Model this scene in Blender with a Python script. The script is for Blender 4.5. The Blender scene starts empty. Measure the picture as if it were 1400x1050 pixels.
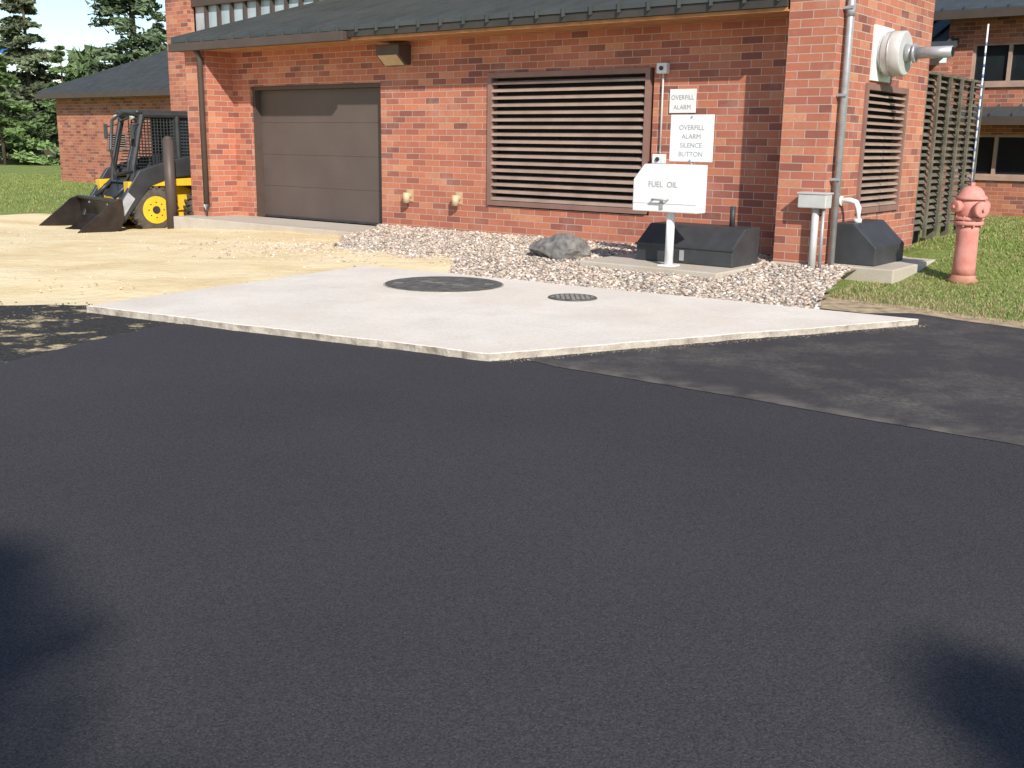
import bpy, math, random
import numpy as np
from mathutils import Vector, Matrix
random.seed(7); rng=np.random.default_rng(7)
C=bpy.context.scene.collection
ANG=math.radians(-38); P0=(3.31,13.57)
ca,sa=math.cos(ANG),math.sin(ANG)
def W(lx,ly): return (P0[0]+lx*ca-ly*sa, P0[1]+lx*sa+ly*ca)
def sst(t): t=np.clip(t,0,1); return t*t*(3-2*t)
def T(x,y):
    x=np.asarray(x,float); y=np.asarray(y,float)
    dx,dy=x-P0[0],y-P0[1]; lx=dx*ca+dy*sa; ly=-dx*sa+dy*ca
    return -.25*np.exp(-(((x+8.5)/3.2)**2+((y-21.5)/3.5)**2)) + .33*sst(ly/3.5)*sst((lx-.3)/.8)
# ---------- materials
class NT:
    def __init__(s,name):
        s.m=bpy.data.materials.new(name); s.m.use_nodes=True; s.t=s.m.node_tree; s.n=s.t.nodes; s.l=s.t.links
        s.b=s.n['Principled BSDF']; s.tc=s.n.new('ShaderNodeTexCoord')
    def link(s,a,b): s.l.new(a,b)
    def noise(s,scale,detail=4,co='Object',rough=.55,vec=None):
        n=s.n.new('ShaderNodeTexNoise'); n.inputs['Scale'].default_value=scale; n.inputs['Detail'].default_value=detail; n.inputs['Roughness'].default_value=rough
        s.link(vec if vec else s.tc.outputs[co],n.inputs['Vector']); return n.outputs['Fac']
    def vor(s,scale,co='Object',feat='F1'):
        n=s.n.new('ShaderNodeTexVoronoi'); n.feature=feat; n.inputs['Scale'].default_value=scale
        s.link(s.tc.outputs[co],n.inputs['Vector']); return n
    def ramp(s,fac,stops,interp='LINEAR'):
        r=s.n.new('ShaderNodeValToRGB'); r.color_ramp.interpolation=interp; e=r.color_ramp.elements
        while len(e)<len(stops): e.new(.5)
        for i,(p,c) in enumerate(stops):
            e[i].position=p; e[i].color=(c,c,c,1) if isinstance(c,(int,float)) else (*c,1)
        s.link(fac,r.inputs[0]); return r.outputs[0]
    def mix(s,f,a,b,mode='MIX'):
        m=s.n.new('ShaderNodeMix'); m.data_type='RGBA'; m.blend_type=mode
        for sock,v in ((m.inputs[0],f),(m.inputs[6],a),(m.inputs[7],b)):
            if isinstance(v,(int,float)): sock.default_value=v
            elif isinstance(v,tuple): sock.default_value=(*v,1)
            else: s.link(v,sock)
        return m.outputs[2]
    def math(s,op,a,b=0,c=None):
        m=s.n.new('ShaderNodeMath'); m.operation=op
        for i,v in enumerate((a,b) if c is None else (a,b,c)):
            if isinstance(v,(int,float)): m.inputs[i].default_value=v
            else: s.link(v,m.inputs[i])
        return m.outputs[0]
    def bump(s,h,st=.3,d=.01):
        b=s.n.new('ShaderNodeBump'); b.inputs['Strength'].default_value=st; b.inputs['Distance'].default_value=d
        s.link(h,b.inputs['Height']); s.link(b.outputs[0],s.b.inputs['Normal'])
    def out(s,col,rough=.7,metal=0,spec=.4):
        if isinstance(col,tuple): s.b.inputs['Base Color'].default_value=(*col,1)
        else: s.link(col,s.b.inputs['Base Color'])
        if isinstance(rough,(int,float)): s.b.inputs['Roughness'].default_value=rough
        else: s.link(rough,s.b.inputs['Roughness'])
        s.b.inputs['Metallic'].default_value=metal; s.b.inputs['Specular IOR Level'].default_value=spec
        return s.m
def simple(name,c,rough=.6,metal=0,var=.25,scale=6,bump=.1,spec=.4):
    t=NT(name); n=t.noise(scale,5); d=tuple(v*(1-var) for v in c); l=tuple(min(1,v*(1+var*.6)) for v in c)
    col=t.ramp(n,[(.3,d),(.7,l)]); 
    if bump: t.bump(t.noise(scale*12,3),bump,.004)
    return t.out(col,rough,metal,spec)
def brickmat(name,dark=1.0,bw=.305,rh=.1):
    t=NT(name); b=t.n.new('ShaderNodeTexBrick'); t.link(t.tc.outputs['UV'],b.inputs['Vector'])
    b.inputs['Color1'].default_value=(1,1,1,1); b.inputs['Color2'].default_value=(0,0,0,1); b.inputs['Mortar'].default_value=(.5,.5,.5,1)
    b.inputs['Scale'].default_value=1; b.inputs['Brick Width'].default_value=bw; b.inputs['Row Height'].default_value=rh
    b.inputs['Mortar Size'].default_value=.0055; b.inputs['Mortar Smooth'].default_value=.15; b.inputs['Bias'].default_value=0
    k=dark*1.34
    col=t.ramp(b.outputs['Color'],[(0,(.17*k,.068*k,.055*k)),(.18,(.29*k,.098*k,.065*k)),(.4,(.39*k,.135*k,.078*k)),(.6,(.45*k,.165*k,.092*k)),(.8,(.35*k,.12*k,.078*k)),(1,(.5*k,.225*k,.125*k))])
    n=t.noise(18,4,'UV'); col=t.mix(t.ramp(n,[(.3,.0),(.75,.4)]),col,(.26*k,.10*k,.075*k))
    big=t.noise(.7,3,'UV'); col=t.mix(1,col,t.ramp(big,[(.3,.86),(.7,1.08)]),'MULTIPLY')
    ef=t.ramp(t.noise(1.7,6,'UV',.7),[(.52,0),(.75,.28)]); col=t.mix(ef,col,(.62,.48,.39))
    col=t.mix(b.outputs['Fac'],col,(.52,.41,.34))
    h=t.math('SUBTRACT',t.math('MULTIPLY',t.noise(60,3,'UV'),.3),b.outputs['Fac'])
    t.bump(h,.6,.008); return t.out(col,.85,0,.25)
BR=brickmat('brick'); BR2=brickmat('brick_far',.95)
def concrete(name,c,stain=.3,dirt=(.35,.25,.16)):
    t=NT(name); n=t.noise(1.3,7); n2=t.noise(45,4)
    col=t.ramp(n,[(.3,tuple(v*.88 for v in c)),(.65,c)])
    col=t.mix(t.ramp(t.noise(.6,6,rough=.7),[(.45,0),(.7,stain)]),col,dirt)
    col=t.mix(t.ramp(t.noise(3.3,6,rough=.7),[(.56,0),(.7,.25)]),col,tuple(v*.62 for v in c))
    col=t.mix(t.ramp(n2,[(.4,.14),(.6,0)]),col,(.3,.25,.2))
    t.bump(t.noise(90,3),.25,.004); return t.out(col,.85,0,.2)
CONC=concrete('slab_concrete',(.90,.80,.685),.32,(.68,.52,.38))
CONC2=concrete('pad_concrete',(.62,.56,.47),.5)
def edgeconc():
    t=NT('slab_edge'); n=t.noise(6,8,rough=.7)
    col=t.ramp(n,[(.33,(.26,.21,.16)),(.46,(.44,.38,.31)),(.66,(.60,.53,.44))]); t.bump(t.noise(40,4),.6,.012); return t.out(col,.9,0,.2)
CEDGE=edgeconc()
def asphalt(name,base,dust=False,agg=1.):
    t=NT(name); k=base
    n=t.noise(150,3,rough=.8); col=t.ramp(n,[(.34,(.5*k,.455*k,.485*k)),(.5,(k,.93*k,.98*k)),(.66,(1.65*k,1.5*k,1.55*k))])
    v=t.vor(80); sp=t.ramp(v.outputs['Distance'],[(.0,1),(.14,1),(.22,0)]); rnd=t.ramp(v.outputs['Color'],[(.66,0),(.85,.6*agg)])
    col=t.mix(t.math('MULTIPLY',sp,rnd),col,(.22,.185,.16))
    big=t.noise(.35,3); col=t.mix(1,col,t.ramp(big,[(.3,.88),(.7,1.1)]),'MULTIPLY')
    if dust:
        st=t.noise(1.1,6,rough=.7)
        sep=t.n.new('ShaderNodeSeparateXYZ'); t.link(t.tc.outputs['Object'],sep.inputs[0])
        d=t.math('ADD',t.math('MULTIPLY',sep.outputs[0],.615),t.math('MULTIPLY',sep.outputs[1],.789))
        d=t.math('SUBTRACT',d,6.14)
        ed=t.ramp(d,[(0,.5),(.05,.4),(.35,0)])
        f=t.math('MULTIPLY',ed,t.ramp(t.noise(5,5),[(.35,.1),(.65,1)]))
        f2=t.math('MULTIPLY',t.ramp(st,[(.46,.05),(.72,.42)]),t.ramp(t.noise(30,4),[(.3,.2),(.6,1)]))
        col=t.mix(t.math('MAXIMUM',f,f2),col,(.32,.27,.22))
    t.bump(t.math('ADD',n,t.math('MULTIPLY',v.outputs['Distance'],.8)),.5,.0035)
    return t.out(col,.92,0,.15)
ASP=asphalt('new_asphalt',.057); ASP2=asphalt('older_asphalt',.053,True,1.3)
def scrapmat():
    t=NT('asphalt_scrap'); n=t.noise(3.2,8,rough=.75); n3=t.noise(.5,3)
    f=t.ramp(t.math('ADD',n,t.math('MULTIPLY',t.math('SUBTRACT',n3,.5),.7)),[(.53,0),(.62,1)])
    sand=t.ramp(t.noise(20,5),[(.3,(.52,.39,.21)),(.7,(.80,.64,.38))])
    asp=t.ramp(t.noise(60,4),[(.3,(.025,.024,.024)),(.7,(.085,.078,.07))])
    t.bump(t.noise(25,6),1,.05); return t.out(t.mix(f,asp,sand),.9,0,.2)
SCRAP=scrapmat()
def sandmat():
    t=NT('sand'); n=t.noise(.7,8,rough=.65); col=t.ramp(n,[(.3,(.76,.57,.31)),(.5,(.90,.72,.43)),(.7,(.94,.80,.53))])
    mp=t.n.new('ShaderNodeMapping'); mp.inputs['Rotation'].default_value=(0,0,math.radians(35)); mp.inputs['Scale'].default_value=(.4,1.3,1); t.link(t.tc.outputs['Object'],mp.inputs[0])
    tr=t.noise(.9,8,vec=mp.outputs[0],rough=.68); col=t.mix(t.ramp(tr,[(.5,0),(.66,.42)]),col,(.64,.44,.22))
    fn=t.noise(14,5,rough=.75); col=t.mix(t.ramp(fn,[(.52,0),(.66,.2)]),col,(.55,.4,.22))
    t.bump(t.math('ADD',t.noise(7,6,rough=.6),tr),.55,.045); return t.out(col,.95,0,.15)
SAND=sandmat()
def lawn():
    t=NT('lawn')
    w=t.n.new('ShaderNodeTexWave'); w.inputs['Scale'].default_value=.18; w.inputs['Distortion'].default_value=1.2; t.link(t.tc.outputs['Object'],w.inputs[0])
    col=t.ramp(t.noise(8,7,rough=.75),[(.3,(.12,.18,.04)),(.5,(.24,.32,.08)),(.7,(.37,.43,.14))])
    col=t.mix(t.math('MULTIPLY',w.outputs['Fac'],.35),col,(.36,.41,.14))
    col=t.mix(t.ramp(t.noise(.8,5),[(.45,0),(.7,.5)]),col,(.40,.34,.16))
    t.bump(t.noise(40,5),1,.05); return t.out(col,.95,0,.1)
LAWN=lawn()
def attrmat(name,rough=.8,trans=0,spec=.2):
    t=NT(name); a=t.n.new('ShaderNodeAttribute'); a.attribute_name='col'
    col=a.outputs['Color']
    m=t.out(col,rough,0,spec)
    if trans:
        o=t.n['Material Output']; tr=t.n.new('ShaderNodeBsdfTranslucent'); t.link(col,tr.inputs[0]); mx=t.n.new('ShaderNodeMixShader'); mx.inputs[0].default_value=trans
        t.link(t.b.outputs[0],mx.inputs[1]); t.link(tr.outputs[0],mx.inputs[2]); t.link(mx.outputs[0],o.inputs[0])
    return m
STONE=attrmat('stones',.75); LEAF=attrmat('foliage',.75); BLADE=attrmat('grass_blades',.7,.3)
BARK=simple('bark',(.12,.085,.06),.9,scale=8,bump=.6)
GBASE=simple('gravel_base',(.34,.27,.2),.95,scale=25,bump=.8)
DIRT=simple('dirt_edge',(.48,.36,.22),.95,var=.5,scale=8,bump=.8)
BROWN=simple('brown_metal',(.09,.066,.055),.5,.0,.12,3,.0)
DOORM=simple('door_brown',(.12,.092,.08),.55,0,.12,1.5,.03)
LOUV=simple('louver_metal',(.44,.32,.26),.5,0,.2,3,.0)
LFRAME=simple('louver_frame',(.28,.16,.13),.55,0,.15,3,.0)
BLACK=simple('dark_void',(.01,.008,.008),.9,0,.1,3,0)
PLAS=simple('dark_plastic',(.05,.052,.056),.5,0,.25,5,.05)
ROOF=simple('roof_metal',(.085,.093,.09),.5,.2,.18,1.2,.0)
ROOF2=simple('roof_far',(.07,.08,.085),.6,.1,.2,2,.1)
FASC=simple('fascia',(.06,.052,.046),.5,.1,.2,3,0)
SOFF=simple('soffit_wood',(.46,.22,.09),.7,0,.3,5,.1)
WHITE=simple('white_paint',(.85,.85,.83),.5,0,.06,4,.03)
LGREY=simple('light_grey_paint',(.60,.59,.56),.5,.1,.12,6,.05)
GALV=simple('galvanised',(.46,.46,.47),.45,.4,.2,10,.05)
TXT=simple('lettering',(.38,.38,.38),.7,0,.1,3,0)
GLASS=simple('window_glass',(.02,.025,.03),.08,0,.3,1,0,.8)
GLASS2=simple('clerestory_glass',(.45,.52,.55),.12,0,.3,1,0,.8)
YEL=simple('yellow_paint',(.82,.50,.03),.45,0,.15,5,.03)
TIRE=simple('tire_rubber',(.10,.085,.068),.9,0,.4,8,.3)
STEEL=simple('worn_steel',(.055,.042,.036),.35,.5,.5,3,.2)
MBLK=simple('machine_black',(.045,.047,.05),.4,.1,.3,4,.05)
MGREY=simple('arm_glare_grey',(.45,.46,.48),.4,.2,.3,4,.05)  # pale grey for the glare painted on the black lift arms
CABG=simple('tinted_cab_glass',(.05,.065,.08),.12,0,.2,2,0,.8)
WOOD=simple('weathered_wood',(.16,.14,.105),.85,0,.45,6,.4)
IRON=simple('cast_iron',(.15,.14,.125),.75,.1,.5,9,.5)
ROCKM=simple('rock',(.22,.205,.19),.9,0,.5,9,.9)
TAN=simple('tan_fitting',(.6,.45,.28),.6,0,.2,6,.1)
BLUE=simple('blue_paint',(.05,.2,.65),.5,0,.1,3,0); RED=simple('red_tape',(.6,.04,.04),.5,0,.1,3,0); PBLUE=simple('pole_blue',(.16,.24,.48),.6,0,.2,5,0)
def hydm():
    t=NT('faded_red_paint'); col=t.ramp(t.noise(5,6),[(.3,(.57,.20,.16)),(.6,(.70,.31,.26)),(.8,(.74,.42,.36))])
    sep=t.n.new('ShaderNodeSeparateXYZ'); t.link(t.tc.outputs['Object'],sep.inputs[0])
    z=t.math('ADD',sep.outputs[2],t.math('MULTIPLY',t.noise(9,5),.12))
    col=t.mix(t.ramp(z,[(.1,.85),(.2,0)]),col,(.32,.17,.09))
    col=t.mix(t.ramp(t.noise(14,7,rough=.7),[(.6,0),(.66,.6)]),col,(.38,.19,.14)); t.bump(t.noise(60,4),.25,.004); return t.out(col,.7,0,.2)
HYD=hydm()
# ---------- mesh helpers
def root(name,x=0,y=0,z=0,rot=0.0,B=False):
    e=bpy.data.objects.new(name,None); C.objects.link(e); e.empty_display_size=.2
    if B:
        wx,wy=W(x,y); e.location=(wx,wy,z); e.rotation_euler=(0,0,ANG); e['off']=(float(x),float(y),float(z))
    else: e.location=(x,y,z); e.rotation_euler=(0,0,rot); e['off']=(0.,0.,0.)
    return e
def mo(name,v,f,mat,par=None,smooth=False,bevel=0,mats=None,fm=None,uv=True):
    v=np.asarray(v,float)
    if par is not None: v=v-np.array(list(par['off']))
    me=bpy.data.meshes.new(name); me.from_pydata(v.tolist(),[],[tuple(int(i) for i in a) for a in f])
    for m in (mats or [mat]): me.materials.append(m)
    if fm is not None: me.polygons.foreach_set('material_index',fm)
    if smooth: me.polygons.foreach_set('use_smooth',[True]*len(me.polygons))
    me.update()
    if uv:
        ul=me.uv_layers.new(name='UVMap')
        for p in me.polygons:
            n=p.normal; a=(abs(n.x),abs(n.y),abs(n.z)); k=a.index(max(a))
            for li in p.loop_indices:
                q=me.vertices[me.loops[li].vertex_index].co
                ul.data[li].uv=((q.y,q.z),(q.x,q.z),(q.x,q.y))[k]
    o=bpy.data.objects.new(name,me); C.objects.link(o)
    if par is not None: o.parent=par
    if bevel:
        b=o.modifiers.new('b','BEVEL'); b.width=bevel; b.segments=2; b.limit_method='ANGLE'
    return o
BF=[(0,3,2,1),(4,5,6,7),(0,1,5,4),(1,2,6,5),(2,3,7,6),(3,0,4,7)]
QF=((0,1,2,3),(7,6,5,4),(0,4,5,1),(1,5,6,2),(2,6,7,3),(3,7,4,0))
def bv(x0,x1,y0,y1,z0,z1): return [(x0,y0,z0),(x1,y0,z0),(x1,y1,z0),(x0,y1,z0),(x0,y0,z1),(x1,y0,z1),(x1,y1,z1),(x0,y1,z1)]
def box(name,x0,x1,y0,y1,z0,z1,mat,par=None,bevel=0): return mo(name,bv(x0,x1,y0,y1,z0,z1),BF,mat,par,bevel=bevel)
def boxes(name,lst,mat,par=None,bevel=0):
    v=[];f=[]
    for b in lst:
        k=len(v); v+=bv(*b); f+=[tuple(i+k for i in q) for q in BF]
    return mo(name,v,f,mat,par,bevel=bevel)
def prism(name,prof,y0,y1,mat,par=None,bevel=0):
    n=len(prof); v=[(x,y0,z) for x,z in prof]+[(x,y1,z) for x,z in prof]
    f=[tuple(range(n)),tuple(reversed(range(n,2*n)))]+[(i,i+n,(i+1)%n+n,(i+1)%n) for i in range(n)]
    return mo(name,v,f,mat,par,bevel=bevel)
def prismx(name,prof,x0,x1,mat,par=None,bevel=0):
    n=len(prof); v=[(x0,y,z) for y,z in prof]+[(x1,y,z) for y,z in prof]
    f=[tuple(reversed(range(n))),tuple(range(n,2*n))]+[(i,(i+1)%n,(i+1)%n+n,i+n) for i in range(n)]
    return mo(name,v,f,mat,par,bevel=bevel)
def ringlist(path,rad,seg):
    V=[];F=[]; path=[Vector(p) for p in path]; n=len(path)
    for i,p in enumerate(path):
        d=(path[min(i+1,n-1)]-path[max(i-1,0)]).normalized()
        u=d.cross(Vector((0,0,1)))
        if u.length<.05: u=Vector((1,0,0))
        u.normalize(); w=d.cross(u)
        r=rad[i] if isinstance(rad,(list,tuple)) else rad
        for k in range(seg):
            a=2*math.pi*k/seg; q=p+u*math.cos(a)*r+w*math.sin(a)*r; V.append(tuple(q))
    for i in range(n-1):
        for k in range(seg):
            k2=(k+1)%seg; F.append((i*seg+k,i*seg+k2,(i+1)*seg+k2,(i+1)*seg+k))
    F.append(tuple(reversed(range(seg)))); F.append(tuple(range((n-1)*seg,n*seg)))
    return V,F
def tube(name,path,rad,mat,par=None,seg=12,smooth=True):
    V,F=ringlist(path,rad,seg); o=mo(name,V,F,mat,par,smooth)
    for p in o.data.polygons[-2:]: p.use_smooth=False
    return o
def tubes(name,paths,rad,mat,par=None,seg=6):
    v=[];f=[]
    for p in paths:
        V,F=ringlist(p,rad,seg); k=len(v); v+=V; f+=[tuple(i+k for i in q) for q in F]
    return mo(name,v,f,mat,par)
def text(name,body,loc,size,rot,mat,par):
    cu=bpy.data.curves.new(name,'FONT'); cu.body=body; cu.size=size; cu.align_x='CENTER'; cu.extrude=.001; cu.materials.append(mat)
    o=bpy.data.objects.new(name,cu); C.objects.link(o); o.parent=par
    off=par['off']; o.location=tuple(loc[i]-off[i] for i in range(3)); o.rotation_euler=rot; return o
def setcol(o,cols):
    a=o.data.attributes.new('col','FLOAT_COLOR','POINT'); c=np.ones((len(cols),4),np.float32); c[:,:3]=cols; a.data.foreach_set('color',c.ravel())
def npmesh(name,V,F,mat,cols=None,par=None,smooth=False):
    V=np.asarray(V,np.float32);F=np.asarray(F,np.int32); k=F.shape[1]
    me=bpy.data.meshes.new(name); me.vertices.add(len(V)); me.vertices.foreach_set('co',V.ravel())
    me.loops.add(F.size); me.loops.foreach_set('vertex_index',F.ravel()); me.polygons.add(len(F))
    me.polygons.foreach_set('loop_start',np.arange(len(F),dtype=np.int32)*k)
    me.polygons.foreach_set('use_smooth',np.full(len(F),smooth))
    me.materials.append(mat); me.update(calc_edges=True); me.validate()
    o=bpy.data.objects.new(name,me); C.objects.link(o)
    if par: o.parent=par
    if cols is not None: setcol(o,cols)
    return o
# ---------- ground
def grid(name,xs,ys,zf,mat):
    X,Y=np.meshgrid(xs,ys); Z=zf(X,Y); V=np.stack([X.ravel(),Y.ravel(),Z.ravel()],1); nx=len(xs); ny=len(ys)
    i=np.arange(nx-1)[None,:]+np.arange(ny-1)[:,None]*nx; i=i.ravel()
    return npmesh(name,V,np.stack([i,i+1,i+1+nx,i+nx],1),mat,smooth=True)
ax=np.concatenate([-np.geomspace(900,41,14),np.arange(-40,40.1,.5),np.geomspace(41,900,14)])
grid('ground',ax,ax,T,LAWN)
from mathutils import noise as MN
def sandsheet():
    nx,ny=200,150; V=[]
    for j in range(ny+1):
        for i in range(nx+1):
            x=-40+39.2*(i/nx)**.6; far=23.3+ (max(0,min(1,(x+11.5)/6))*2.8)+.25*math.sin(x*2.3)+.15*math.sin(x*5.1)
            y=3+(far-3)*j/ny; k=max(0,min(1,(y-10.6)/1.5))*max(0,min(1,(far-y)))
            h=MN.noise((x*.7,y*.9,1))*.022+MN.noise((x*2.4,y*2.4,5))*.014
            V.append((x,y,float(T(x,y))+.007+k*(.04+h)))
    F=[(j*(nx+1)+i,j*(nx+1)+i+1,(j+1)*(nx+1)+i+1,(j+1)*(nx+1)+i) for j in range(ny) for i in range(nx)]
    npmesh('sand_ground',V,F,SAND,smooth=True)
sandsheet()
def rough(poly,step,amp,which=None):
    out=[]; n=len(poly)
    for i in range(n):
        a=Vector(poly[i]);b=Vector(poly[(i+1)%n]); L=(b-a).length
        if which is not None and i not in which: out.append(tuple(a)); continue
        m=max(1,int(L/step)); d=(b-a).normalized(); nn=Vector((-d.y,d.x)); ph=random.random()*9
        for k in range(m):
            t=k/m; o=(random.uniform(-1,1)*.5+.7*math.sin(ph+t*L*2.1)+.4*math.sin(ph*2+t*L*5.3))*amp*(min(1,4*t*(1))) if k else 0
            q=a+(b-a)*t+nn*o; out.append((q.x,q.y))
    return out
def sheet(name,poly,z,mat): 
    return mo(name,[(x,y,z) for x,y in poly],[tuple(range(len(poly)))],mat,uv=False)
sheet('asphalt_scrap_ground',rough([(-2.5,8.6),(-2.8,9.35),(-4.1,10.15),(-5.3,9.95),(-12,10.3),(-16,9),(-16,-8),(-10,-8),(-7,.5),(-3.5,7)],.12,.07,[1,2,3]),.012,SCRAP)
sheet('asphalt_road',rough([(-.2,9),(-2.6,9.35),(-3.05,9.05),(-3.66,7.37),(-7,.5),(-12,-10),(-12,-40),(60,-40),(60,-40),(12,1.0),(4.64,9.5),(3.9,10.35),(2.5,10.2)],.06,.03,[1,2,3,9,10]),.017,ASP)
sheet('asphalt_patch_road',rough([(.0,7.9),(.32,7.53),(2.81,5.59),(8.8,.92),(11.4,1.3),(4.6,9.45),(3.87,10.2),(2,9.5)],.1,.012,[1,2]),.021,ASP2)
sheet('dirt_verge',rough([(3.5,10.3),(4.5,9.3),(12,.7),(12.3,1.0),(4.85,9.9),(3.75,11.1),(3.0,11.7),(2.6,11)],.1,.06,[3,4,5]),.012,DIRT)
# ---------- slab
A=(-.17,7.70);B=(-3.95,9.72);D=(-1.86,13.3);Cc=(3.72,9.62)
def slab():
    P=rough([A,Cc,D,B],.06,.016); n=len(P); cx=sum(p[0] for p in P)/n; cy=sum(p[1] for p in P)/n
    top=.076; ph=[.5+.5*math.sin(i*.31)*math.sin(i*.13+1) for i in range(n)]
    V=[(x,y,top-random.uniform(.003,.007)) for x,y in P]
    In=[(x+(cx-x)*random.uniform(.003,.005),y+(cy-y)*random.uniform(.003,.005),top) for x,y in P]
    Out=[(x-(cx-x)*(random.uniform(.0,.002)+.006*ph[i]),y-(cy-y)*(random.uniform(0,.002)+.006*ph[i]),-.05) for i,(x,y) in enumerate(P)]
    Mid=[(x-(cx-x)*random.uniform(-.002,.002),y-(cy-y)*random.uniform(-.002,.002),.042-.02*ph[i]+random.uniform(-.005,.006)) for i,(x,y) in enumerate(P)]
    V=In+V+Mid+Out; F=[tuple(range(n))]; fm=[0]
    for r in range(3):
        for i in range(n):
            j=(i+1)%n; F.append((r*n+i,(r+1)*n+i,(r+1)*n+j,r*n+j)); fm.append(0 if r<1 else 1)
    mo('concrete_slab',V,F,None,mats=[CONC,CEDGE],fm=fm,uv=False)
slab()
IW=simple('iron_worn',(.3,.28,.25),.6,.2); RC=simple('ring_concrete',(.5,.45,.38),.8)
def manhole(x,y,r,kind):
    e=root('manhole_cover',x,y,.077); seg=48
    V,F=ringlist([(0,0,-.02),(0,0,.005)],r,seg); mo('frame_ring',V,F,RC if kind==0 else IRON,e)
    V,F=ringlist([(0,0,.0),(0,0,.011)],r*.97,seg); mo('lid',V,F,IRON,e)
    L=[]
    if kind==0:
        for cx,cy in ((r*.75,0),(-r*.75,0)): L.append((cx-.05,cx+.05,cy-.02,cy+.02,.010,.014))
        text('lettering','FUEL OIL',(0,-.05,.0115),.17,(0,0,-.6),IW,e)
    else:
        k=int(r*.85/.05)
        for i in range(-k,k+1):
            for j in range(-k,k+1):
                if (i*i+j*j)*.0025<(r*.82)**2: L.append((i*.05-.017,i*.05+.017,j*.05-.017,j*.05+.017,.010,.015))
    boxes('lid_pattern',L,IW,e)
manhole(-.76,11.55,.66,0); manhole(.6,10.66,.25,1)
# ---------- gravel
GP=[(-7.7,.62),(-7.15,.0),(-7.0,-.9),(-5.7,-2.3),(-4.3,-3.1),(-3.9,-3.45),(1.9,-3.2),(1.45,-1.95),(1.1,-.5),(.95,.3),(.62,.3),(.62,0),(0,0),(0,.62)]
def inpoly(x,y,P):
    c=np.zeros(len(x),bool); n=len(P)
    for i in range(n):
        x1,y1=P[i];x2,y2=P[(i+1)%n]
        c^=((y1>y)!=(y2>y))&(x<(x2-x1)*(y-y1)/(y2-y1+1e-12)+x1)
    return c
def G(ly): return .15*np.clip((ly+2.6)/3.0,0,1)
PHI=(1+5**.5)/2
ICV=np.array([(-1,PHI,0),(1,PHI,0),(-1,-PHI,0),(1,-PHI,0),(0,-1,PHI),(0,1,PHI),(0,-1,-PHI),(0,1,-PHI),(PHI,0,-1),(PHI,0,1),(-PHI,0,-1),(-PHI,0,1)])/math.sqrt(1+PHI*PHI)
ICF=np.array([(0,11,5),(0,5,1),(0,1,7),(0,7,10),(0,10,11),(1,5,9),(5,11,4),(11,10,2),(10,7,6),(7,1,8),(3,9,4),(3,4,2),(3,2,6),(3,6,8),(3,8,9),(4,9,5),(2,4,11),(6,2,10),(8,6,7),(9,8,1)])
PALG=[(.56,.45,.35),(.66,.57,.47),(.42,.34,.28),(.48,.36,.28),(.76,.69,.60),(.31,.27,.24),(.60,.48,.37),(.46,.41,.36),(.56,.42,.34)]
PALS=[(.62,.46,.27),(.74,.58,.36),(.5,.37,.22),(.66,.54,.38)]
def stones(name,x,y,z,s,dim=1.,pal=PALG):
    n=len(x); th=rng.uniform(0,6.28,n); sc=s[:,None]*rng.uniform([.7,.7,.4],[1.4,1.1,.75],(n,3))
    v=ICV[None]*rng.uniform(.85,1.15,(n,12,1))*sc[:,None,:]
    c,si=np.cos(th)[:,None],np.sin(th)[:,None]
    X=v[:,:,0]*c-v[:,:,1]*si; Y=v[:,:,0]*si+v[:,:,1]*c; Z=v[:,:,2]+ X*rng.uniform(-.3,.3,(n,1))
    V=np.stack([X+x[:,None],Y+y[:,None],Z+z[:,None]],2).reshape(-1,3)
    F=(ICF[None]+12*np.arange(n)[:,None,None]).reshape(-1,3)
    pal=np.array(pal)*dim
    col=pal[rng.integers(0,len(pal),n)]*rng.uniform(.8,1.2,(n,1)); return npmesh(name,V,F,STONE,np.repeat(col,12,0),smooth=True)
gx=rng.uniform(-7.7,1.9,80000); gy=rng.uniform(-3.5,.65,80000); m=inpoly(gx,gy,GP); gx,gy=gx[m][:27000],gy[m][:27000]
stones('gravel_bed',P0[0]+gx*ca-gy*sa,P0[1]+gx*sa+gy*ca,G(gy)+rng.uniform(.0,.028,len(gx)),.011+.024*rng.uniform(0,1,len(gx))**1.7)
def gsheet():
    idx={};V=[];F=[]
    xs=np.linspace(-7.7,1.9,70); ys=np.linspace(-3.5,.64,32)
    X,Y=np.meshgrid((xs[1:]+xs[:-1])/2,(ys[1:]+ys[:-1])/2); ins=inpoly(X.ravel(),Y.ravel(),GP).reshape(X.shape)
    def vid(i,j):
        if (i,j) not in idx:
            a,b=W(xs[i],ys[j]); idx[(i,j)]=len(V); V.append((a,b,float(G(ys[j]))+.012))
        return idx[(i,j)]
    for j in range(31):
        for i in range(69):
            if ins[j,i]: F.append((vid(i,j),vid(i+1,j),vid(i+1,j+1),vid(i,j+1)))
    npmesh('gravel_soil',V,F,GBASE,smooth=True)
gsheet()
sx=rng.normal(-6.3,.9,700); sy=rng.normal(-2.3,.8,700); keep=(sy<-.3); sx,sy=sx[keep],sy[keep]
stones('loose_stones',P0[0]+sx*ca-sy*sa,P0[1]+sx*sa+sy*ca,np.full(len(sx),.045),rng.uniform(.01,.026,len(sx)))
qx=rng.uniform(-16,-2.5,1600); qy=rng.uniform(10.8,22,1600)
stones('sand_pebbles',qx,qy,T(qx,qy)+.045,rng.uniform(.006,.02,1600),1.,PALS)
qx=rng.uniform(-9,-2.9,1200); qy=rng.uniform(7.5,10.3,1200); k=(qx<-3.95+(10-qy)*-.1)
stones('asphalt_crumbs',qx[k],qy[k],np.full(k.sum(),.015),rng.uniform(.004,.014,k.sum()),.3)
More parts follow.
